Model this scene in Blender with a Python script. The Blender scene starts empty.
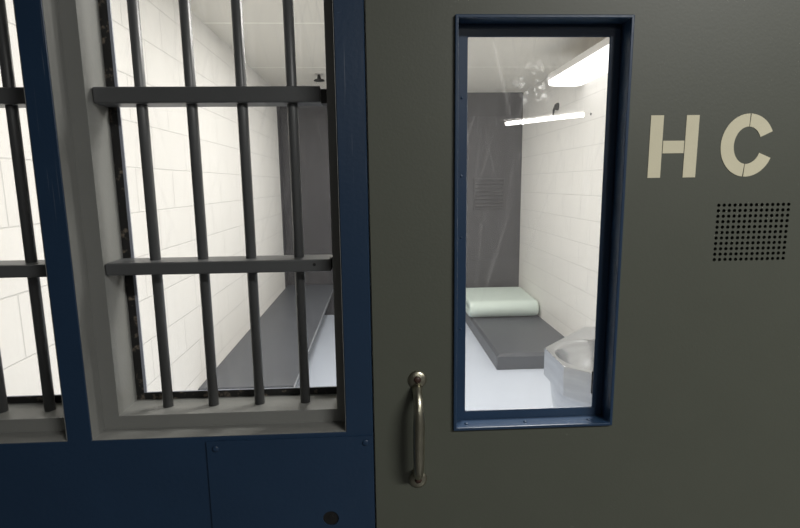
import bpy, bmesh, math, random
from mathutils import Vector, Matrix
random.seed(4)
C = bpy.context.scene.collection
PI = math.pi

# ------------------------------------------------------------------ materials
def new_mat(name):
    m = bpy.data.materials.new(name); m.use_nodes = True
    nt = m.node_tree; nt.nodes.clear()
    out = nt.nodes.new('ShaderNodeOutputMaterial')
    return m, nt, out
def srgb(r, g, b):
    f = lambda c: (c/255/12.92) if c/255 <= .04045 else ((c/255+.055)/1.055)**2.4
    return (f(r), f(g), f(b), 1)
def N(nt, t, **kw):
    n = nt.nodes.new(t)
    for k, v in kw.items(): setattr(n, k, v)
    return n
def coords(nt, scale=(1, 1, 1)):
    tc = N(nt, 'ShaderNodeTexCoord'); mp = N(nt, 'ShaderNodeMapping')
    mp.inputs['Scale'].default_value = scale
    nt.links.new(tc.outputs['Object'], mp.inputs['Vector'])
    return mp.outputs['Vector']
def paint(name, col, rough=.45, var=.12, scale=9, bump=.05, bscale=220, metal=0, stretch=(1, 1, 1), spec=.5):
    """a painted or bare surface with slight mottling and fine bump"""
    m, nt, out = new_mat(name)
    p = N(nt, 'ShaderNodeBsdfPrincipled')
    v = coords(nt, stretch)
    n = N(nt, 'ShaderNodeTexNoise'); n.inputs['Scale'].default_value = scale; n.inputs['Detail'].default_value = 5
    nt.links.new(v, n.inputs['Vector'])
    mx = N(nt, 'ShaderNodeMix', data_type='RGBA')
    lo = tuple(c*(1-var) for c in col[:3])+(1,); hi = tuple(min(1, c*(1+var)) for c in col[:3])+(1,)
    mx.inputs[6].default_value = lo; mx.inputs[7].default_value = hi
    nt.links.new(n.outputs['Fac'], mx.inputs[0]); nt.links.new(mx.outputs[2], p.inputs['Base Color'])
    p.inputs['Roughness'].default_value = rough; p.inputs['Metallic'].default_value = metal
    p.inputs['Specular IOR Level'].default_value = spec
    if bump:
        n2 = N(nt, 'ShaderNodeTexNoise'); n2.inputs['Scale'].default_value = bscale; n2.inputs['Detail'].default_value = 2
        nt.links.new(v, n2.inputs['Vector'])
        b = N(nt, 'ShaderNodeBump'); b.inputs['Strength'].default_value = bump; b.inputs['Distance'].default_value = .002
        nt.links.new(n2.outputs['Fac'], b.inputs['Height']); nt.links.new(b.outputs['Normal'], p.inputs['Normal'])
    nt.links.new(p.outputs[0], out.inputs[0])
    return m
def block_wall(name, col, ax, off, mort=.80):
    """painted concrete block: ax = which object axis runs along the wall"""
    m, nt, out = new_mat(name)
    p = N(nt, 'ShaderNodeBsdfPrincipled'); p.inputs['Roughness'].default_value = .5
    tc = N(nt, 'ShaderNodeTexCoord'); sp = N(nt, 'ShaderNodeSeparateXYZ'); cb = N(nt, 'ShaderNodeCombineXYZ')
    nt.links.new(tc.outputs['Object'], sp.inputs[0])
    a1 = N(nt, 'ShaderNodeMath', operation='ADD'); a1.inputs[1].default_value = off
    a2 = N(nt, 'ShaderNodeMath', operation='ADD'); a2.inputs[1].default_value = -.052
    nt.links.new(sp.outputs[ax], a1.inputs[0]); nt.links.new(sp.outputs[2], a2.inputs[0])
    nt.links.new(a1.outputs[0], cb.inputs[0]); nt.links.new(a2.outputs[0], cb.inputs[1])
    br = N(nt, 'ShaderNodeTexBrick'); br.offset = .5; br.squash = 1
    br.inputs['Scale'].default_value = 1; br.inputs['Brick Width'].default_value = .4; br.inputs['Row Height'].default_value = .1915
    br.inputs['Mortar Size'].default_value = .0032; br.inputs['Mortar Smooth'].default_value = .6; br.inputs['Bias'].default_value = 0
    br.inputs['Color1'].default_value = col; br.inputs['Color2'].default_value = tuple(c*.985 for c in col[:3])+(1,)
    br.inputs['Mortar'].default_value = tuple(c*mort for c in col[:3])+(1,)
    nt.links.new(cb.outputs[0], br.inputs['Vector']); nt.links.new(br.outputs['Color'], p.inputs['Base Color'])
    n2 = N(nt, 'ShaderNodeTexNoise'); n2.inputs['Scale'].default_value = 55; n2.inputs['Detail'].default_value = 4
    nt.links.new(tc.outputs['Object'], n2.inputs['Vector'])
    b1 = N(nt, 'ShaderNodeBump'); b1.inputs['Strength'].default_value = .12; b1.inputs['Distance'].default_value = .006
    nt.links.new(n2.outputs['Fac'], b1.inputs['Height'])
    b2 = N(nt, 'ShaderNodeBump', invert=True); b2.inputs['Strength'].default_value = .5; b2.inputs['Distance'].default_value = .004
    nt.links.new(br.outputs['Fac'], b2.inputs['Height']); nt.links.new(b1.outputs[0], b2.inputs['Normal'])
    nt.links.new(b2.outputs[0], p.inputs['Normal']); nt.links.new(p.outputs[0], out.inputs[0])
    return m
def ceiling_mat(name, col):
    """painted ceiling panels with pale joints every 1.21 m"""
    m, nt, out = new_mat(name)
    p = N(nt, 'ShaderNodeBsdfPrincipled'); p.inputs['Roughness'].default_value = .7
    tc = N(nt, 'ShaderNodeTexCoord'); sp = N(nt, 'ShaderNodeSeparateXYZ'); nt.links.new(tc.outputs['Object'], sp.inputs[0])
    a = N(nt, 'ShaderNodeMath', operation='ADD'); a.inputs[1].default_value = -4.56+1.205*8+.006
    md = N(nt, 'ShaderNodeMath', operation='MODULO'); md.inputs[1].default_value = 1.205
    lt = N(nt, 'ShaderNodeMath', operation='LESS_THAN'); lt.inputs[1].default_value = .02
    nt.links.new(sp.outputs[1], a.inputs[0]); nt.links.new(a.outputs[0], md.inputs[0]); nt.links.new(md.outputs[0], lt.inputs[0])
    mx = N(nt, 'ShaderNodeMix', data_type='RGBA'); mx.inputs[6].default_value = col
    mx.inputs[7].default_value = tuple(min(1, c*1.28) for c in col[:3])+(1,)
    nt.links.new(lt.outputs[0], mx.inputs[0]); nt.links.new(mx.outputs[2], p.inputs['Base Color'])
    nt.links.new(p.outputs[0], out.inputs[0]); return m
def glass_mat(name, haze, streak, seed, spots=0.0):
    """clear glazing: mirror at Fresnel strength, plus a film of dust and wiping scratches"""
    m, nt, out = new_mat(name)
    tr = N(nt, 'ShaderNodeBsdfTransparent'); gl = N(nt, 'ShaderNodeBsdfGlossy'); gl.inputs['Roughness'].default_value = 0.0
    fr = N(nt, 'ShaderNodeFresnel'); fr.inputs['IOR'].default_value = 1.5
    ge = N(nt, 'ShaderNodeNewGeometry'); io = N(nt, 'ShaderNodeMapRange')      # the same reflectance on both faces of the pane
    io.inputs['To Min'].default_value = 1.5; io.inputs['To Max'].default_value = 1/1.5
    nt.links.new(ge.outputs['Backfacing'], io.inputs['Value']); nt.links.new(io.outputs[0], fr.inputs['IOR'])
    mix = N(nt, 'ShaderNodeMixShader')
    nt.links.new(fr.outputs[0], mix.inputs[0]); nt.links.new(tr.outputs[0], mix.inputs[1]); nt.links.new(gl.outputs[0], mix.inputs[2])
    tc = N(nt, 'ShaderNodeTexCoord')
    total = None
    def add(sock):
        nonlocal total
        if total is None: total = sock; return
        s = N(nt, 'ShaderNodeMath', operation='ADD'); nt.links.new(total, s.inputs[0]); nt.links.new(sock, s.inputs[1]); total = s.outputs[0]
    sep = N(nt, 'ShaderNodeSeparateXYZ'); nt.links.new(tc.outputs['Object'], sep.inputs[0])
    up = N(nt, 'ShaderNodeMapRange'); up.inputs['From Min'].default_value = 1.33; up.inputs['From Max'].default_value = 1.6
    up.inputs['To Min'].default_value = .25; nt.links.new(sep.outputs[2], up.inputs['Value'])
    for i, (rot, sx, sz) in enumerate([(.10, 190, 5.0), (-.22, 220, 4.2), (.30, 170, 4.5)]):
        mp = N(nt, 'ShaderNodeMapping'); mp.vector_type = 'TEXTURE'
        mp.inputs['Rotation'].default_value = (0, rot, 0)
        mp.inputs['Scale'].default_value = (1/sx, 1, 1/sz); nt.links.new(tc.outputs['Object'], mp.inputs['Vector'])
        n = N(nt, 'ShaderNodeTexNoise', noise_dimensions='4D'); n.inputs['W'].default_value = seed+i*5
        n.inputs['Scale'].default_value = 1; n.inputs['Detail'].default_value = 3
        nt.links.new(mp.outputs[0], n.inputs['Vector'])
        r = N(nt, 'ShaderNodeMapRange'); r.inputs['From Min'].default_value = .60; r.inputs['From Max'].default_value = .80
        r.inputs['To Min'].default_value = 0; r.inputs['To Max'].default_value = streak
        nt.links.new(n.outputs['Fac'], r.inputs['Value'])
        mu0 = N(nt, 'ShaderNodeMath', operation='MULTIPLY'); nt.links.new(r.outputs[0], mu0.inputs[0]); nt.links.new(up.outputs[0], mu0.inputs[1]); add(mu0.outputs[0])
    if spots:
        n = N(nt, 'ShaderNodeTexNoise'); n.inputs['Scale'].default_value = 75; n.inputs['Detail'].default_value = 3
        nt.links.new(tc.outputs['Object'], n.inputs['Vector'])
        r = N(nt, 'ShaderNodeMapRange'); r.inputs['From Min'].default_value = .58; r.inputs['From Max'].default_value = .75
        r.inputs['To Max'].default_value = spots; nt.links.new(n.outputs['Fac'], r.inputs['Value'])
        d = N(nt, 'ShaderNodeVectorMath', operation='DISTANCE'); d.inputs[1].default_value = (.232, .758, 1.640)
        nt.links.new(tc.outputs['Object'], d.inputs[0])
        r2 = N(nt, 'ShaderNodeMapRange'); r2.inputs['From Min'].default_value = .012; r2.inputs['From Max'].default_value = .036
        r2.inputs['To Min'].default_value = 1; r2.inputs['To Max'].default_value = 0; nt.links.new(d.outputs['Value'], r2.inputs['Value'])
        mu = N(nt, 'ShaderNodeMath', operation='MULTIPLY'); nt.links.new(r.outputs[0], mu.inputs[0]); nt.links.new(r2.outputs[0], mu.inputs[1]); add(mu.outputs[0])
    h = N(nt, 'ShaderNodeMath', operation='ADD', use_clamp=True); h.inputs[1].default_value = haze; nt.links.new(total, h.inputs[0])
    df = N(nt, 'ShaderNodeBsdfDiffuse'); tl = N(nt, 'ShaderNodeBsdfTranslucent')
    for q in (df, tl): q.inputs['Color'].default_value = (.85, .85, .85, 1)
    ad = N(nt, 'ShaderNodeMixShader'); ad.inputs[0].default_value = .6
    nt.links.new(df.outputs[0], ad.inputs[1]); nt.links.new(tl.outputs[0], ad.inputs[2])
    m2 = N(nt, 'ShaderNodeMixShader'); nt.links.new(h.outputs[0], m2.inputs[0]); nt.links.new(mix.outputs[0], m2.inputs[1]); nt.links.new(ad.outputs[0], m2.inputs[2])
    nt.links.new(m2.outputs[0], out.inputs[0]); return m
def emit(name, col, s):
    m, nt, out = new_mat(name); e = N(nt, 'ShaderNodeEmission')
    e.inputs['Color'].default_value = col; e.inputs['Strength'].default_value = s
    nt.links.new(e.outputs[0], out.inputs[0]); return m
def seal_mat(name):
    """black glazing strip with chipped pale specks"""
    m, nt, out = new_mat(name); p = N(nt, 'ShaderNodeBsdfPrincipled'); p.inputs['Roughness'].default_value = .6
    n = N(nt, 'ShaderNodeTexNoise'); n.inputs['Scale'].default_value = 95; n.inputs['Detail'].default_value = 3
    nt.links.new(coords(nt), n.inputs['Vector'])
    r = N(nt, 'ShaderNodeValToRGB'); r.color_ramp.elements[0].position = .58; r.color_ramp.elements[0].color = (.006, .006, .006, 1)
    r.color_ramp.elements[1].position = .72; r.color_ramp.elements[1].color = (.16, .13, .10, 1)
    nt.links.new(n.outputs['Fac'], r.inputs[0]); nt.links.new(r.outputs[0], p.inputs['Base Color']); nt.links.new(p.outputs[0], out.inputs[0])
    return m

EXPO = 0.0
M = {}
M['door'] = paint('grey_door_paint', (.094, .101, .080, 1), .5, .05, 14, .06, 260)
def scratched(m):
    """pale hairline scratches on the post beside the window"""
    nt = m.node_tree; p = next(n for n in nt.nodes if n.type == 'BSDF_PRINCIPLED'); src = p.inputs['Base Color'].links[0].from_socket
    n = N(nt, 'ShaderNodeTexNoise'); n.inputs['Scale'].default_value = 1; n.inputs['Detail'].default_value = 2
    nt.links.new(coords(nt, (420, 1, 7)), n.inputs['Vector'])
    r = N(nt, 'ShaderNodeMapRange'); r.inputs['From Min'].default_value = .66; r.inputs['From Max'].default_value = .74; r.inputs['To Max'].default_value = .22
    nt.links.new(n.outputs['Fac'], r.inputs['Value'])
    sp = N(nt, 'ShaderNodeSeparateXYZ'); nt.links.new(coords(nt), sp.inputs[0])
    z = N(nt, 'ShaderNodeMapRange'); z.inputs['From Min'].default_value = 1.42; z.inputs['From Max'].default_value = 1.56; nt.links.new(sp.outputs[2], z.inputs['Value'])
    mu = N(nt, 'ShaderNodeMath', operation='MULTIPLY'); nt.links.new(r.outputs[0], mu.inputs[0]); nt.links.new(z.outputs[0], mu.inputs[1])
    mx = N(nt, 'ShaderNodeMix', data_type='RGBA'); nt.links.new(mu.outputs[0], mx.inputs[0]); nt.links.new(src, mx.inputs[6])
    mx.inputs[7].default_value = (.45, .48, .52, 1); nt.links.new(mx.outputs[2], p.inputs['Base Color']); return m
M['blue'] = paint('navy_steel_paint', (.0155, .038, .080, 1), .38, .14, 10, .10, 160)
scratched(M['blue'])
M['bluebead'] = paint('navy_window_frame_paint', (.020, .046, .095, 1), .35, .15, 12, .08, 160)
M['frame'] = paint('grey_frame_paint', (.185, .188, .178, 1), .45, .08, 16, .08, 200)
M['bar'] = paint('dark_grey_bar_paint', (.085, .088, .090, 1), .4, .10, 20, .08, 200)
M['letter'] = paint('cream_stencil_paint', (.80, .75, .55, 1), .6, .05, 60, .05, 400)
M['black'] = paint('matt_black', (.008, .008, .008, 1), .6, .1, 20, 0)
M['seal'] = seal_mat('black_glazing_strip')
M['zinc'] = paint('zinc_bead', (.30, .32, .38, 1), .45, .1, 20, 0)
M['white_left'] = block_wall('white_block_left', (.80, .785, .755, 1), 1, -1.475+.4*8+.0)
M['white_right'] = block_wall('white_block_right', (.80, .785, .75, 1), 1, .12+.4*8, .78)
M['white_x'] = block_wall('white_block_cross', (.78, .765, .73, 1), 0, 4)
M['wallback'] = paint('dark_grey_back_wall', (.058, .056, .062, 1), .5, .28, 5, .15, 60, stretch=(4, 1, .6))
M['ceil'] = ceiling_mat('cell_ceiling', (.80, .77, .70, 1))
M['cellfloor'] = paint('pale_grey_cell_floor', (.55, .60, .69, 1), .4, .04, 6, .04, 120)
M['bench'] = paint('dark_grey_bench_paint', (.066, .072, .085, 1), .40, .18, 9, .10, 140)
M['mat'] = paint('mint_vinyl', (.60, .69, .64, 1), .45, .05, 14, .7, 12)
M['steel'] = paint('brushed_steel', (.47, .485, .51, 1), .20, .25, 6, .06, 90, metal=1, stretch=(1, 1, 8))
M['brass'] = paint('worn_brass', (.50, .48, .38, 1), .36, .25, 60, .05, 200, metal=1)
M['rust'] = paint('brown_bolt', (.045, .022, .016, 1), .5, .3, 90, .1, 200)
M['housing'] = paint('lamp_housing', (.62, .60, .57, 1), .5, .03, 8, 0)
M['lining'] = paint('grey_lining', (.26, .26, .25, 1), .5, .05, 6, .05, 60)
M['corr'] = paint('corridor_grey', (.12, .12, .11, 1), .6, .1, 5, .05, 60)
M['corrfloor'] = paint('corridor_floor', (.10, .10, .10, 1), .4, .1, 5, .05, 60)
M['glass_window'] = glass_mat('window_glazing', .010, .06, 2.3)
M['glass_door'] = glass_mat('door_glazing', .022, .11, 7.7, .8)
M['tube'] = emit('cell_lamp_light', (1.0, .975, .93, 1), 2.2)
M['tube2'] = emit('corridor_lamp_light', (1.0, .98, .94, 1), 34.0)

# ------------------------------------------------------------------ mesh helpers
def link(name, bm, m, parent=None, smooth=False, bevel=0, seg=2, angle=40):
    bmesh.ops.recalc_face_normals(bm, faces=bm.faces)
    me = bpy.data.meshes.new(name); bm.to_mesh(me); bm.free()
    o = bpy.data.objects.new(name, me); C.objects.link(o)
    me.materials.append(m)
    if smooth:
        for p in me.polygons: p.use_smooth = True
    if bevel:
        b = o.modifiers.new('bevel', 'BEVEL'); b.width = bevel; b.segments = seg; b.limit_method = 'ANGLE'; b.angle_limit = math.radians(angle)
        b.harden_normals = False
    if parent is not None: o.parent = parent; o.matrix_parent_inverse = parent_inv(parent)
    return o
def parent_inv(p):
    return p.matrix_basis.inverted() if p.parent is None else Matrix.Identity(4)
def box(bm, x0, x1, y0, y1, z0, z1):
    v = [bm.verts.new((x, y, z)) for x in (x0, x1) for y in (y0, y1) for z in (z0, z1)]
    for f in ((0, 1, 3, 2), (4, 6, 7, 5), (0, 4, 5, 1), (2, 3, 7, 6), (0, 2, 6, 4), (1, 5, 7, 3)):
        bm.faces.new([v[i] for i in f])
    return bm
def B(*a): return box(bmesh.new(), *a)
def slab(bm, x0, x1, z0, z1, y0, y1, holes=()):
    """a plate standing in the XZ plane with rectangular openings cut right through it"""
    xs = sorted({x0, x1, *[h[0] for h in holes], *[h[1] for h in holes]}); xs = [x for x in xs if x0 <= x <= x1]
    zs = sorted({z0, z1, *[h[2] for h in holes], *[h[3] for h in holes]}); zs = [z for z in zs if z0 <= z <= z1]
    cache = {}
    def vt(i, j, k):
        if (i, j, k) not in cache: cache[i, j, k] = bm.verts.new((xs[i], (y0, y1)[k], zs[j]))
        return cache[i, j, k]
    def solid(i, j):
        if i < 0 or j < 0 or i >= len(xs)-1 or j >= len(zs)-1: return False
        cx, cz = (xs[i]+xs[i+1])/2, (zs[j]+zs[j+1])/2
        return not any(h[0] < cx < h[1] and h[2] < cz < h[3] for h in holes)
    for i in range(len(xs)-1):
        for j in range(len(zs)-1):
            if not solid(i, j): continue
            bm.faces.new([vt(i, j, 0), vt(i+1, j, 0), vt(i+1, j+1, 0), vt(i, j+1, 0)])
            bm.faces.new([vt(i, j, 1), vt(i, j+1, 1), vt(i+1, j+1, 1), vt(i+1, j, 1)])
            if not solid(i-1, j): bm.faces.new([vt(i, j, 0), vt(i, j+1, 0), vt(i, j+1, 1), vt(i, j, 1)])
            if not solid(i+1, j): bm.faces.new([vt(i+1, j, 0), vt(i+1, j, 1), vt(i+1, j+1, 1), vt(i+1, j+1, 0)])
            if not solid(i, j-1): bm.faces.new([vt(i, j, 0), vt(i, j, 1), vt(i+1, j, 1), vt(i+1, j, 0)])
            if not solid(i, j+1): bm.faces.new([vt(i, j+1, 0), vt(i+1, j+1, 0), vt(i+1, j+1, 1), vt(i, j+1, 1)])
    return bm
def ring(bm, o, i, y0, y1): return slab(bm, o[0], o[1], o[2], o[3], y0, y1, [i])
def cyl(bm, p, q, r, seg=20, r2=None):
    p, q = Vector(p), Vector(q); d = (q-p).normalized()
    a = d.orthogonal().normalized(); b = d.cross(a); r2 = r if r2 is None else r2
    A = [bm.verts.new(p+(a*math.cos(t)+b*math.sin(t))*r) for t in [2*PI*k/seg for k in range(seg)]]
    Q = [bm.verts.new(q+(a*math.cos(t)+b*math.sin(t))*r2) for t in [2*PI*k/seg for k in range(seg)]]
    for k in range(seg): bm.faces.new([A[k], A[(k+1) % seg], Q[(k+1) % seg], Q[k]])
    bm.faces.new(A[::-1]); bm.faces.new(Q); return bm
def tube(bm, pts, rads, seg=16):
    pts = [Vector(p) for p in pts]; rows = []
    a = None
    for i, p in enumerate(pts):
        d = (pts[min(i+1, len(pts)-1)]-pts[max(i-1, 0)]).normalized()
        a = (d.orthogonal() if a is None else (a-d*a.dot(d))).normalized(); b = d.cross(a)
        r = rads[i] if isinstance(rads, (list, tuple)) else rads
        rows.append([bm.verts.new(p+(a*math.cos(2*PI*k/seg)+b*math.sin(2*PI*k/seg))*r) for k in range(seg)])
    for u, w in zip(rows, rows[1:]):
        for k in range(seg): bm.faces.new([u[k], u[(k+1) % seg], w[(k+1) % seg], w[k]])
    bm.faces.new(rows[0][::-1]); bm.faces.new(rows[-1]); return bm
def dome(bm, c, r, h, axis=Vector((0, -1, 0)), seg=18, rings=5, sz=1.0):
    """a rounded button standing on a wall"""
    c = Vector(c); a = axis.orthogonal().normalized(); b = axis.cross(a); rows = []
    for i in range(rings):
        t = i/rings*PI/2
        rows.append([bm.verts.new(c+axis*h*math.sin(t)+(a*math.cos(2*PI*k/seg)+b*math.sin(2*PI*k/seg))*r*math.cos(t)) for k in range(seg)])
    top = bm.verts.new(c+axis*h)
    for u, w in zip(rows, rows[1:]):
        for k in range(seg): bm.faces.new([u[k], u[(k+1) % seg], w[(k+1) % seg], w[k]])
    for k in range(seg): bm.faces.new([rows[-1][k], rows[-1][(k+1) % seg], top])
    bm.faces.new(rows[0][::-1]); return bm
def prism(bm, prof, lo, hi, ax):
    """extrude a closed 2D profile along one axis (0 = X, profile is (Y,Z); 1 = Y, profile is (X,Z); 2 = Z, profile is (X,Y))"""
    def P(u, v, t): return {0: (t, u, v), 1: (u, t, v), 2: (u, v, t)}[ax]
    a = [bm.verts.new(P(u, v, lo)) for u, v in prof]; b = [bm.verts.new(P(u, v, hi)) for u, v in prof]
    n = len(prof)
    for k in range(n): bm.faces.new([a[k], a[(k+1) % n], b[(k+1) % n], b[k]])
    bm.faces.new(a[::-1]); bm.faces.new(b); return bm

def tag(o, label, cat, group=None, kind=None):
    o['label'] = label; o['category'] = cat
    if group: o['group'] = group
    if kind: o['kind'] = kind
    return o
def empty(name, loc, label, cat, group=None):
    o = bpy.data.objects.new(name, None); C.objects.link(o); o.location = loc; o.empty_display_size = .1
    return tag(o, label, cat, group)
def struct(name, bm, m, label, cat, **kw):
    return tag(link(name, bm, m, **kw), label, cat, kind='structure')

# ------------------------------------------------------------------ measured layout (metres; Y runs into the cell, camera above the origin)
F = .72                       # front face of the steel barrier and door
XL, XR, YB, ZC = -1.03, 1.665, 5.80, 2.49
W1 = (-.4237, -.0522, 1.1325, 2.06)      # barred window opening
W2 = (-.8350, -.4610, 1.1325, 2.06)      # its neighbour to the left
DOOR = (-.0082, .930, .012, 2.10)
VIS = (.1112, .3570, 1.1285, 1.7235)     # vision panel in the door
SPK = (.4960, .6100, 1.3793, 1.4675)

# ------------------------------------------------------------------ the cell
struct('wall_left', B(XL-.1, XL, .86, YB, 0, ZC), M['white_left'], 'white painted concrete block wall along the long bench', 'wall')
struct('wall_right', B(XR, XR+.1, .86, YB, 0, ZC), M['white_right'], 'white painted concrete block wall behind steel basin and low bunk', 'wall')
struct('wall_back', B(XL-.1, XR+.1, YB, YB+.1, 0, ZC), M['wallback'], 'dark grey far wall at the back of the cell', 'wall')
struct('ceiling', B(XL-.1, XR+.1, .86, YB+.1, ZC, ZC+.1), M['ceil'], 'off white cell ceiling with pale panel joints', 'ceiling')
struct('floor', B(XL-.1, XR+.1, .86, YB+.1, -.1, 0), M['cellfloor'], 'pale blue grey painted floor inside the cell', 'floor')
struct('corner_shade_strip', prism(bmesh.new(), [(XL, YB), (XL, YB-.16), (XL+.006, YB-.16), (XL+.006, YB)], .367, ZC, 2), M['wallback'],
       'narrow dark strip standing in for the seam shadow up the far left corner', 'shade strip')  # thin dark geometry added for the shadow line at the corner seam
struct('wall_partition', B(1.17, XR, 1.46, 2.36, 0, 1.2), M['white_x'], 'low white block screen wall carrying the steel basin', 'wall')

# ------------------------------------------------------------------ front barrier
hole_door = (DOOR[0]-.0026, DOOR[1]+.006, 0, DOOR[3]+.006)
g = .0008
exp = lambda w, e: (w[0]-e, w[1]+e, w[2]-e, w[3]+e)
bm = slab(bmesh.new(), -3.0, 3.2, 0, 2.75, F, .78, [exp(W1, g), exp(W2, g), hole_door])
wf = struct('wall_front', bm, M['blue'], 'navy blue steel front framing the barred windows beside the grey door', 'wall', bevel=.0012, seg=1)
bm = slab(bmesh.new(), -3.0, 3.2, 0, 2.75, .78, .86, [exp(W1, g), exp(W2, g), (.025, DOOR[1]-.025, 0, 2.07)])
struct('wall_front_lining', bm, M['lining'], 'grey painted lining on the cell side of the steel front', 'wall')
# cover plate below the window, right of the seam
ap = link('access_panel', slab(bmesh.new(), -.2585, -.0115, .35, 1.1255, F-.003, F-.0003, [(-.0915, -.0655, .979, 1.005)]), M['blue'], wf)
for (x, z) in ((-.2455, 1.1135), (-.0225, 1.1150)):
    link('screw', dome(bmesh.new(), (x, F-.003, z), .0052, .0022), M['blue'], ap, smooth=True)
# lock: an octagon-filled collar, dark well and plug
def annulus(bm, c, r0, r1, y0, y1, seg=32, sq=None):
    rows = []
    for (r, y) in ((r1, y0), (r1, y1), (r0, y1), (r0, y0)):
        row = []
        for k in range(seg):
            t = 2*PI*k/seg; x, z = math.cos(t), math.sin(t)
            if sq and r == r1: s = 1/max(abs(x), abs(z)); x, z = x*s, z*s
            row.append(bm.verts.new((c[0]+x*r, y, c[1]+z*r)))
        rows.append(row)
    for i in range(4):
        u, w = rows[i], rows[(i+1) % 4]
        for k in range(seg): bm.faces.new([u[k], u[(k+1) % seg], w[(k+1) % seg], w[k]])
    return bm
kc = (-.0785, .992)
lk = link('lock', annulus(bmesh.new(), kc, .0122, .0130, F-.003, F-.0003, 32, True), M['blue'], ap)
lb = link('keyhole', cyl(annulus(bmesh.new(), kc, .0098, .0122, F-.0010, F-.0004), (kc[0], F-.0016, kc[1]+.0018), (kc[0], F-.0005, kc[1]+.0018), .0050, 20), M['black'], lk)
link('key_plug', cyl(bmesh.new(), (kc[0]+.0005, F-.0026, kc[1]+.002), (kc[0]+.0005, F-.0017, kc[1]+.002), .0032, 16), M['black'], lk)
link('key_well', cyl(bmesh.new(), (kc[0], F-.0011, kc[1]), (kc[0], F-.0004, kc[1]), .0115, 28), M['black'], lk)

# ------------------------------------------------------------------ barred windows
def make_window(name, O, label, seal_right=.0008):
    I = (O[0]+.0232, O[1]-.0143, O[2]+.0205, O[3]-.02)
    bm = bmesh.new()
    ring(bm, exp(O, g), O, F+.0006, .755)            # outer ledge
    ring(bm, exp(O, g), I, .755, .8189)                # stepped inner jamb and sill
    w = struct(name, bm, M['frame'], label, 'window', bevel=.0022, seg=2)
    J = (I[0]+.0118, I[1]-seal_right, I[2]+.0112, I[3]-.01)
    link('glazing_strip', ring(bmesh.new(), I, J, .815, .8188), M['seal'], w)
    K = (J[0]+.0042, J[1]-.0004, J[2]+.0006, J[3]-.004)
    link('glazing_bead', ring(bmesh.new(), J, K, .8165, .8188), M['zinc'], w)
    link('glass_pane', B(I[0], I[1], .8190, .8250, I[2], I[3]), M['glass_window'], w)
    return w, I
w1, I1 = make_window('window_1', W1, 'grey stepped steel window frame with whole barred opening left of the door')
w2, I2 = make_window('window_2', W2, 'grey steel window frame cut off by left photo edge')

def make_grille(I, xs, name, label):
    t = empty(name, ((I[0]+I[1])/2, .79, I[2]), label, 'bars', 'window bar grilles')
    for x in xs:
        bar = link('bar', cyl(bmesh.new(), (x, .787, I[2]), (x, .787, I[3]), .0078, 24), M['bar'], t, smooth=False)
        for p in bar.data.polygons: p.use_smooth = len(p.vertices) == 4
    for y0, z0, z1 in ((.7705, 1.6190, 1.6420), (.7560, 1.3715, 1.3902)):
        e1 = .0100 if z0 > 1.5 else .0020
        cb = link('crossbar', B(I[0]+.0012, I[1]-e1, y0, .812, z0, z1), M['bar'], t, bevel=.0022, seg=2)
        link('end_lug', B(I[1]-e1, I[1], .774, .806, z0-.001, z1-.004), M['black'], cb)
    return t
xs1 = [-.3385, -.2667, -.1935, -.1203]
make_grille(I1, xs1, 'window_bar_grille', 'dark grey steel bars with two flat crossbars across the whole window left of the door')
make_grille(I2, [x-.4025 for x in xs1], 'window_bar_grille', 'dark grey steel bars at the left photo edge, beyond the blue post')
link('bolt_hole', cyl(bmesh.new(), (-.0935, .7557, 1.3825), (-.0935, .7567, 1.3825), .0024, 12), M['black'], [o for o in C.objects if o.name == 'crossbar.001'][0])

# ------------------------------------------------------------------ door with vision panel
DF = F+.002
door = struct('door_1', slab(bmesh.new(), DOOR[0], DOOR[1], DOOR[2], DOOR[3], DF, .768, [VIS, SPK]), M['door'],
              'dark grey steel cell door lettered HC with narrow window', 'door')
bm = bmesh.new()
Lp = .0048
ring(bm, VIS, exp(VIS, -Lp), F-.003, .746)
BI = (.1338, .3365, 1.1470, 1.7022)
ring(bm, VIS, BI, .746, .7485)
ring(bm, VIS, exp(VIS, -.008), .7485, .757)
vf = link('vision_frame', bm, M['bluebead'], door, bevel=.0012, seg=2)
link('vision_frame_rear', ring(bmesh.new(), VIS, exp(VIS, -.003), .7570, .772), M['bluebead'], door)
link('glass_pane', B(BI[0]-.010, BI[1]+.010, .7490, .7550, BI[2]-.009, BI[3]+.009), M['glass_door'], door)
zl = VIS[2]+Lp
for x in (.1330, .2250, .3250):
    link('screw', dome(bmesh.new(), (x, .730, zl), .0034, .0020, Vector((0, 0, 1)), 14, 4), M['bluebead'], vf, smooth=True)
for z in (1.2800, 1.4200, 1.5100, 1.6200):
    link('screw', dome(bmesh.new(), (.1255, .746, z), .0020, .0010, seg=12, rings=3), M['bluebead'], vf, smooth=True)
link('glazing_strip', B(.3350, .3366, .7480, .7489, 1.168, 1.205), M['black'], vf)
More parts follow.
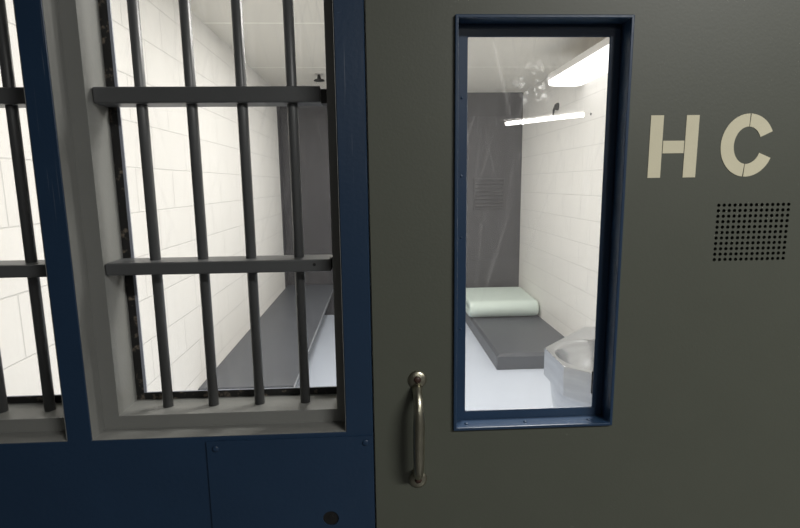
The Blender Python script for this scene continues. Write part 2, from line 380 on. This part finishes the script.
# stencilled letters
def stroke(bm, pts):
    prism(bm, pts, DF-.0006, DF, 1)
bm = bmesh.new()
hx0, hx1, hz0, hz1, st = .3903, .4607, 1.5042, 1.5912, .0186
stroke(bm, [(hx0, hz0), (hx0+st, hz0), (hx0+st, hz1), (hx0, hz1)])
stroke(bm, [(hx1-st, hz0), (hx1, hz0), (hx1, hz1), (hx1-st, hz1)])
stroke(bm, [(hx0+st+.0012, 1.5385), (hx1-st-.0012, 1.5385), (hx1-st-.0012, 1.5560), (hx0+st+.0012, 1.5560)])
link('letter_h', bm, M['letter'], door)
bm = bmesh.new()
cc, ro, ri = (.5345, 1.5486), (.0395, .0442), (.0202, .0262)
for a0, a1 in ((26, 87), (89.3, 264), (266.5, 336)):
    n = max(6, int((a1-a0)/4)); ts = [math.radians(a0+(a1-a0)*k/n) for k in range(n+1)]
    outer = [(cc[0]+ro[0]*math.cos(t), cc[1]+ro[1]*math.sin(t)) for t in ts]
    inner = [(cc[0]+ri[0]*math.cos(t), cc[1]+ri[1]*math.sin(t)) for t in ts]
    va = {}
    def V(p, y):
        if (p, y) not in va: va[p, y] = bm.verts.new((p[0], y, p[1]))
        return va[p, y]
    y0, y1 = DF-.0006, DF
    for k in range(n):
        o0, o1, i0, i1 = outer[k], outer[k+1], inner[k], inner[k+1]
        bm.faces.new([V(o0, y0), V(o1, y0), V(i1, y0), V(i0, y0)]); bm.faces.new([V(o0, y1), V(i0, y1), V(i1, y1), V(o1, y1)])
        bm.faces.new([V(o0, y0), V(o0, y1), V(o1, y1), V(o1, y0)]); bm.faces.new([V(i0, y0), V(i1, y0), V(i1, y1), V(i0, y1)])
    bm.faces.new([V(outer[0], y0), V(inner[0], y0), V(inner[0], y1), V(outer[0], y1)])
    bm.faces.new([V(outer[-1], y0), V(outer[-1], y1), V(inner[-1], y1), V(inner[-1], y0)])
link('letter_c', bm, M['letter'], door)
# speaking grille: a plate with 14 x 11 drilled holes
bm = bmesh.new(); nx, nz = 14, 11
px, pz = (SPK[1]-SPK[0])/nx, (SPK[3]-SPK[2])/nz
grid = {}
def gv(x, y, z):
    k = (round(x, 6), round(y, 6), round(z, 6))
    if k not in grid: grid[k] = bm.verts.new((x, y, z))
    return grid[k]
for i in range(nx):
    for j in range(nz):
        cx, cz = SPK[0]+px*(i+.5), SPK[2]+pz*(j+.5)
        sq = [(1, 0), (1, 1), (0, 1), (-1, 1), (-1, 0), (-1, -1), (0, -1), (1, -1)]
        for k in range(8):
            t0, t1 = PI/4*k, PI/4*(k+1); (a0, b0), (a1, b1) = sq[k], sq[(k+1) % 8]
            r = .0027
            p = [(cx+a0*px/2, cz+b0*pz/2), (cx+a1*px/2, cz+b1*pz/2), (cx+r*math.cos(t1), cz+r*math.sin(t1)), (cx+r*math.cos(t0), cz+r*math.sin(t0))]
            bm.faces.new([gv(q[0], DF, q[1]) for q in p])
            bm.faces.new([gv(p[3][0], DF, p[3][1]), gv(p[2][0], DF, p[2][1]), gv(p[2][0], DF+.003, p[2][1]), gv(p[3][0], DF+.003, p[3][1])])
sg = link('speaker_grille', bm, M['door'], door)
bm = bmesh.new(); box(bm, SPK[0], SPK[1], DF+.020, DF+.024, SPK[2], SPK[3])
link('speaker_backing', bm, M['black'], sg)
# pull handle
hx = .0562
bm = tube(bmesh.new(), [(hx, .7205, 1.1995), (hx, .712, 1.1965), (hx+.0002, .7030, 1.1900), (hx+.0004, .6965, 1.1800), (hx+.0006, .6940, 1.1680), (hx+.0004, .6930, 1.1500), (hx, .6930, 1.1250),
           (hx, .6935, 1.1000), (hx, .6945, 1.0850), (hx, .6985, 1.0740), (hx, .7060, 1.0660), (hx, .7205, 1.0610)],
          [.0078, .0072, .0068, .0072, .0080, .0087, .0087, .0085, .0080, .0076, .0076, .0082], 20)
ph = link('pull_handle', bm, M['brass'], door, smooth=True)
for z in (1.2105, 1.0490):
    bm = bmesh.new(); dome(bm, (hx+.0008, DF, z), .0142, .0052, seg=28, rings=6)
    r = link('rose', bm, M['brass'], ph, smooth=True)
    link('bolt', dome(bmesh.new(), (hx+.0006, DF-.0047, z+.0015), .0056, .0036, seg=18, rings=5), M['rust'], ph, smooth=True)

# ------------------------------------------------------------------ bench, bunk, mattress
t = empty('wall_bench', (-.76, 4.3, 0), 'long dark grey bench along the left block wall', 'bench')
link('seat_slab', B(XL, -.488, 2.79, YB, .317, .367), M['bench'], t, bevel=.008, seg=2)
link('worn_edge', B(-.4885, -.4862, 2.79, YB, .356, .3655), paint('worn_bench_edge', (.30, .31, .33, 1), .5, .5, 12, 0), t)
for y0, y1 in ((3.0, 3.2), (4.2, 4.4), (5.35, 5.55)):
    link('support', B(XL, -.74, y0, y1, 0, .317), M['bench'], t)
bm = B(.955, XR, 3.892, YB, 0, .132)
es = [e for e in bm.edges if all(v.co.z > .12 for v in e.verts) and (all(v.co.x < 1 for v in e.verts) or all(v.co.y < 4 for v in e.verts))]
bmesh.ops.bevel(bm, geom=es, offset=.022, segments=1, affect='EDGES')
tag(link('bunk_platform', bm, M['bench'], bevel=.004, seg=2), 'low dark grey concrete bunk platform under the folded mint mattress', 'bunk')
# folded mattress: one padded slab bent over on itself, fold towards the door
path = [(5.66, .178), (5.45, .176), (5.25, .176), (5.05, .178)]
cy_, cz_, R_ = 5.045, .221, .0455
for k in range(1, 8):
    a = -PI/2-PI*k/8; path.append((cy_+R_*math.cos(a), cz_+R_*math.sin(a)))
path += [(5.06, .2665), (5.2, .268), (5.38, .272), (5.55, .278), (5.69, .286)]
th = .042
L, Rr = [], []
for i, (y, z) in enumerate(path):
    a, b = path[max(0, i-1)], path[min(len(path)-1, i+1)]
    d = Vector((b[0]-a[0], b[1]-a[1])).normalized(); n = Vector((-d.y, d.x))
    L.append((y+n.x*th, z+n.y*th)); Rr.append((y-n.x*th, z-n.y*th))
bm = bmesh.new(); xs = [.930, .945, 1.05, 1.15, 1.25, 1.35, 1.45, 1.55, 1.632, 1.648]
rows = []
prof = L+Rr[::-1]
mid = [(path[i] if i < len(path) else path[2*len(path)-1-i]) for i in range(len(prof))]
for i, x in enumerate(xs):
    s = .62 if i in (0, len(xs)-1) else 1
    rows.append([bm.verts.new((x, m_[0]+(p[0]-m_[0])*s, m_[1]+(p[1]-m_[1])*s)) for p, m_ in zip(prof, mid)])
n = len(prof)
for u, w in zip(rows, rows[1:]):
    for k in range(n): bm.faces.new([u[k], u[(k+1) % n], w[(k+1) % n], w[k]])
h = len(L)
for r_ in (rows[0], rows[-1]):
    for k in range(h-1): bm.faces.new([r_[k], r_[k+1], r_[n-2-k], r_[n-1-k]])
mt = link('folded_mattress', bm, M['mat'], smooth=True)
sd = mt.modifiers.new('sub', 'SUBSURF'); sd.levels = sd.render_levels = 2
tag(mt, 'mint green vinyl mattress folded over on the low bunk', 'mattress')

# ------------------------------------------------------------------ steel basin
sk = empty('steel_basin', (.93, 1.9465, 0), 'stainless steel faceted wash basin at lower right of the door window', 'sink')
ctr = (.935, 1.9465)
poly = [(.710, 1.833), (1.006, 1.537), (1.162, 1.537), (1.162, 2.356), (1.006, 2.356), (.710, 2.060)]
def hit(t):
    d = (math.cos(t), math.sin(t)); best = 9
    for k in range(len(poly)):
        (x0, y0), (x1, y1) = poly[k], poly[(k+1) % len(poly)]
        ex, ey = x1-x0, y1-y0; den = d[0]*ey-d[1]*ex
        if abs(den) < 1e-9: continue
        s = ((x0-ctr[0])*ey-(y0-ctr[1])*ex)/den; u = ((x0-ctr[0])*d[1]-(y0-ctr[1])*d[0])/den
        if s > 0 and -1e-6 <= u <= 1+1e-6: best = min(best, s)
    return (ctr[0]+d[0]*best, ctr[1]+d[1]*best)
ang = sorted({round(a, 6) for a in [2*PI*k/72-PI for k in range(72)]+[math.atan2(y-ctr[1], x-ctr[0]) for x, y in poly]})
rx, ry, zt, zb = .211, .214, .80, .680
bm = bmesh.new(); n = len(ang)
out_t = [hit(a) for a in ang]
def ringv(f, z): return [bm.verts.new((*f(a), z)) for a in ang]
def el(s): return lambda a: (ctr[0]+rx*s*math.cos(a), ctr[1]+ry*s*math.sin(a))
rows = [ringv(lambda a: hit(a), zb), ringv(lambda a: hit(a), zt)]
for s, dz in ((1, 0), (.975, .004), (.945, .018), (.90, .045), (.82, .080), (.68, .112), (.48, .133), (.25, .143), (.08, .146)):
    rows.append(ringv(el(s), zt-dz))
for u, w in zip(rows, rows[1:]):
    for k in range(n): bm.faces.new([u[k], u[(k+1) % n], w[(k+1) % n], w[k]])
bm.faces.new(rows[-1])
un = ringv(el(1.0), zb)
un = [v for v in un]
for k in range(n): bm.faces.new([rows[0][(k+1) % n], rows[0][k], un[k], un[(k+1) % n]])
basin = link('basin', bm, M['steel'], sk, bevel=.0022, seg=2, angle=35)
for i, p in enumerate(basin.data.polygons): p.use_smooth = 2*n <= i < 10*n
basin.data.set_sharp_from_angle(angle=math.radians(35))
link('drain', cyl(bmesh.new(), (ctr[0], ctr[1], zt-.146), (ctr[0], ctr[1], zt-.143), .018, 20), M['black'], sk)
bm = bmesh.new(); rows = []
for s, z in ((1.0, .680), (1.0, .66), (.97, .60), (.91, .53), (.82, .45), (.76, .36), (.72, .2), (.72, .0)):
    rows.append(ringv(lambda a: (ctr[0]+.220*s*math.cos(a), ctr[1]+.245*s*math.sin(a)), z))
for u, w in zip(rows, rows[1:]):
    for k in range(n): bm.faces.new([u[k], u[(k+1) % n], w[(k+1) % n], w[k]])
bm.faces.new(rows[-1]); bm.faces.new(rows[0])
link('pedestal', bm, M['steel'], sk, smooth=True).data.set_sharp_from_angle(angle=math.radians(50))

# ------------------------------------------------------------------ cell lamp on the right wall
lp = empty('wall_light', (XR, 3.5, 2.245), 'long white fluorescent lamp high on the right block wall', 'light')
x0, x1, y0, y1, zb = 1.372, 1.645, 2.92, 4.10, 2.243
prof = [(x0, zb+.018), (x0+.012, zb+.005), (x0+.05, zb), (x1-.05, zb), (x1-.012, zb+.005), (x1, zb+.018), (x1, zb+.045), (x0, zb+.045)]
link('diffuser', prism(bmesh.new(), prof, y0, y1, 1), M['tube'], lp)
link('housing', B(x0-.004, x1+.004, y0-.008, y1+.008, zb+.045, zb+.090), M['housing'], lp, bevel=.003)
link('wall_bracket', B(x1+.004, XR, y0+.1, y1-.1, zb+.05, zb+.14), M['housing'], lp)

# ------------------------------------------------------------------ small fittings
sp = empty('ceiling_sprinkler', (-.4875, 4.823, ZC), 'small dark sprinkler head on the cell ceiling above the window crossbar', 'sprinkler')
link('escutcheon', cyl(bmesh.new(), (-.4875, 4.823, ZC-.006), (-.4875, 4.823, ZC), .040, 24), M['housing'], sp)
link('head', cyl(bmesh.new(), (-.4875, 4.823, ZC-.050), (-.4875, 4.823, ZC-.006), .020, 16, .012), M['black'], sp)
link('deflector', cyl(bmesh.new(), (-.4875, 4.823, ZC-.060), (-.4875, 4.823, ZC-.048), .050, 20, .040), M['black'], sp)
wfit = empty('wall_fitting', (XR, 4.685, 2.17), 'small black fitting with a bent stem on the right block wall', 'fitting')
link('cap', dome(bmesh.new(), (XR, 4.685, 2.175), .034, .035, Vector((-1, 0, 0))), M['black'], wfit, smooth=True)
link('stem', tube(bmesh.new(), [(XR-.028, 4.685, 2.165), (XR-.030, 4.71, 2.145), (XR-.022, 4.74, 2.12), (XR-.008, 4.78, 2.085)], [.013, .010, .008, .007], 10), M['black'], wfit, smooth=True)
tag(link('wall_plug', dome(bmesh.new(), (XR, 3.955, 2.013), .010, .006, Vector((-1, 0, 0)), 14, 4), M['black'], smooth=True),
    'tiny black plug on the right block wall near the fitting', 'plug')
vt = empty('wall_vent', (1.297, YB, 1.2), 'dark louvred vent on the far wall seen through the door window', 'vent')
link('vent_frame', ring(bmesh.new(), (1.115, 1.47, 1.20, 1.55), (1.135, 1.45, 1.22, 1.53), YB-.012, YB), M['wallback'], vt, bevel=.003)
for k in range(7):
    z = 1.235+k*.0425
    bm = prism(bmesh.new(), [(YB-.014, z), (YB-.011, z-.004), (YB, z+.018), (YB, z+.024)], 1.135, 1.45, 0)
    link('slat', bm, M['wallback'], vt)

# ------------------------------------------------------------------ the corridor the camera stands in
struct('floor', B(-3.0, 4.2, -8.4, .72, -.1, 0), M['corrfloor'], 'dark corridor floor outside the cell', 'floor')
struct('ceiling', B(-3.0, 4.2, -8.4, .86, 2.75, 2.85), M['corr'], 'dark corridor ceiling outside the cell', 'ceiling')
struct('wall_corridor_back', B(-3.0, 4.2, -8.5, -8.4, 0, 2.75), M['corr'], 'grey corridor wall behind the camera', 'wall')
struct('wall_corridor_left', B(-3.1, -3.0, -8.5, .86, 0, 2.75), M['corr'], 'grey corridor wall left of the camera', 'wall')
struct('wall_corridor_right', slab(bmesh.new(), 3.2, 4.2, 0, 2.75, .72, .86), M['corr'], 'grey corridor wall right of the camera', 'wall')
struct('wall_corridor_right', B(4.2, 4.3, -8.5, .86, 0, 2.75), M['corr'], 'grey corridor side wall far right of the camera', 'wall')
# the tube lamp whose mirror image shows in the door glass
p0, p1 = Vector((2.165, -6.99, 2.455)), Vector((3.01, -5.92, 2.455))
cl = empty('corridor_light', (p0+p1)/2, 'bright fluorescent tube lamp mirrored in the door glass', 'light')
bm = cyl(bmesh.new(), p0, p1, .034, 18)
link('tube', bm, M['tube2'], cl)
d = (p1-p0).normalized(); s_ = Vector((0, 0, 1))
bm = bmesh.new()
u = d.cross(s_)
vs = [bm.verts.new(p+u*a*.10+s_*(b)) for p in (p0-d*.04, p1+d*.04) for a in (-1, 1) for b in (.05, .10)]
bmesh.ops.convex_hull(bm, input=vs)
link('housing', bm, M['housing'], cl)
for p in (p0+d*.2, p1-d*.2):
    link('hanger', cyl(bmesh.new(), p+s_*.10, (p.x, p.y, 2.75), .008, 10), M['housing'], cl)
def area(name, loc, size, power, col, rot=(0, 0, 0)):
    l = bpy.data.lights.new(name, 'AREA'); l.shape = 'RECTANGLE'; l.size, l.size_y = size; l.energy = power; l.color = col
    o = bpy.data.objects.new(name, l); C.objects.link(o); o.location = loc; o.rotation_euler = rot; return o
area('corridor_unseen_lamp', (1.55, -1.05, 2.72), (1.2, .3), 74, (1, .985, .945))
area('corridor_unseen_lamp', (.45, -4.2, 2.72), (.3, 1.2), 28, (1, .985, .945))  # unseen light added to lift the frontal ambient on door and frames

# second cell lamp, in the front part of the cell over the basin, outside the view
area('cell_front_lamp', (.62, 1.32, 2.44), (.25, .6), 43, (1, .97, .92), (0, math.radians(10), 0))
area('cell_fill_light', (.12, 3.3, 2.47), (.3, 1.2), 31, (1, .975, .92))  # added fill with no known fixture, placed out of view between the windows
area('cell_fill_light', (.25, 4.7, 2.47), (.3, 1.2), 17, (1, .975, .92))  # likewise an added unseen fill, for the rear of the cell

w = bpy.data.worlds.new('world'); bpy.context.scene.world = w; w.use_nodes = True
w.node_tree.nodes['Background'].inputs[0].default_value = (.05, .05, .055, 1)
w.node_tree.nodes['Background'].inputs[1].default_value = .3

# ------------------------------------------------------------------ camera (23 mm, tilted slightly down, a touch of roll)
f, yaw, pitch, roll = 507.83, -.0461033, .156178694, -.0126801
cy, sy, cp, sp_, cr, sr = math.cos(yaw), math.sin(yaw), math.cos(pitch), math.sin(pitch), math.cos(roll), math.sin(roll)
Ry = Matrix(((cy, 0, sy), (0, 1, 0), (-sy, 0, cy))); Rx = Matrix(((1, 0, 0), (0, cp, -sp_), (0, sp_, cp))); Rz = Matrix(((cr, -sr, 0), (sr, cr, 0), (0, 0, 1)))
MM = Rz @ Rx @ Ry                      # columns: world X, down, depth seen from the camera (x right, y down, z forward)
def to_world(v):
    a = MM.transposed() @ Vector(v); return Vector((a[0], a[2], -a[1]))
right, up, back = to_world((1, 0, 0)), to_world((0, -1, 0)), to_world((0, 0, -1))
cam = bpy.data.cameras.new('camera'); cam.sensor_width = 36; cam.lens = f/800*36; cam.clip_start = .02
co = bpy.data.objects.new('camera', cam); C.objects.link(co)
mw = Matrix.Identity(4)
for i, v in enumerate((right, up, back)):
    for j in range(3): mw[j][i] = v[j]
mw.translation = (0, 0, 1.5)
co.matrix_world = mw
sc = bpy.context.scene; sc.camera = co
sc.view_settings.view_transform = 'Standard'; sc.view_settings.look = 'None'
sc.view_settings.exposure = EXPO; sc.view_settings.gamma = 1; sc.view_settings.use_curve_mapping = False
sc.cycles.max_bounces = 14; sc.cycles.transparent_max_bounces = 16; sc.cycles.diffuse_bounces = 8
sc.cycles.use_denoising = True
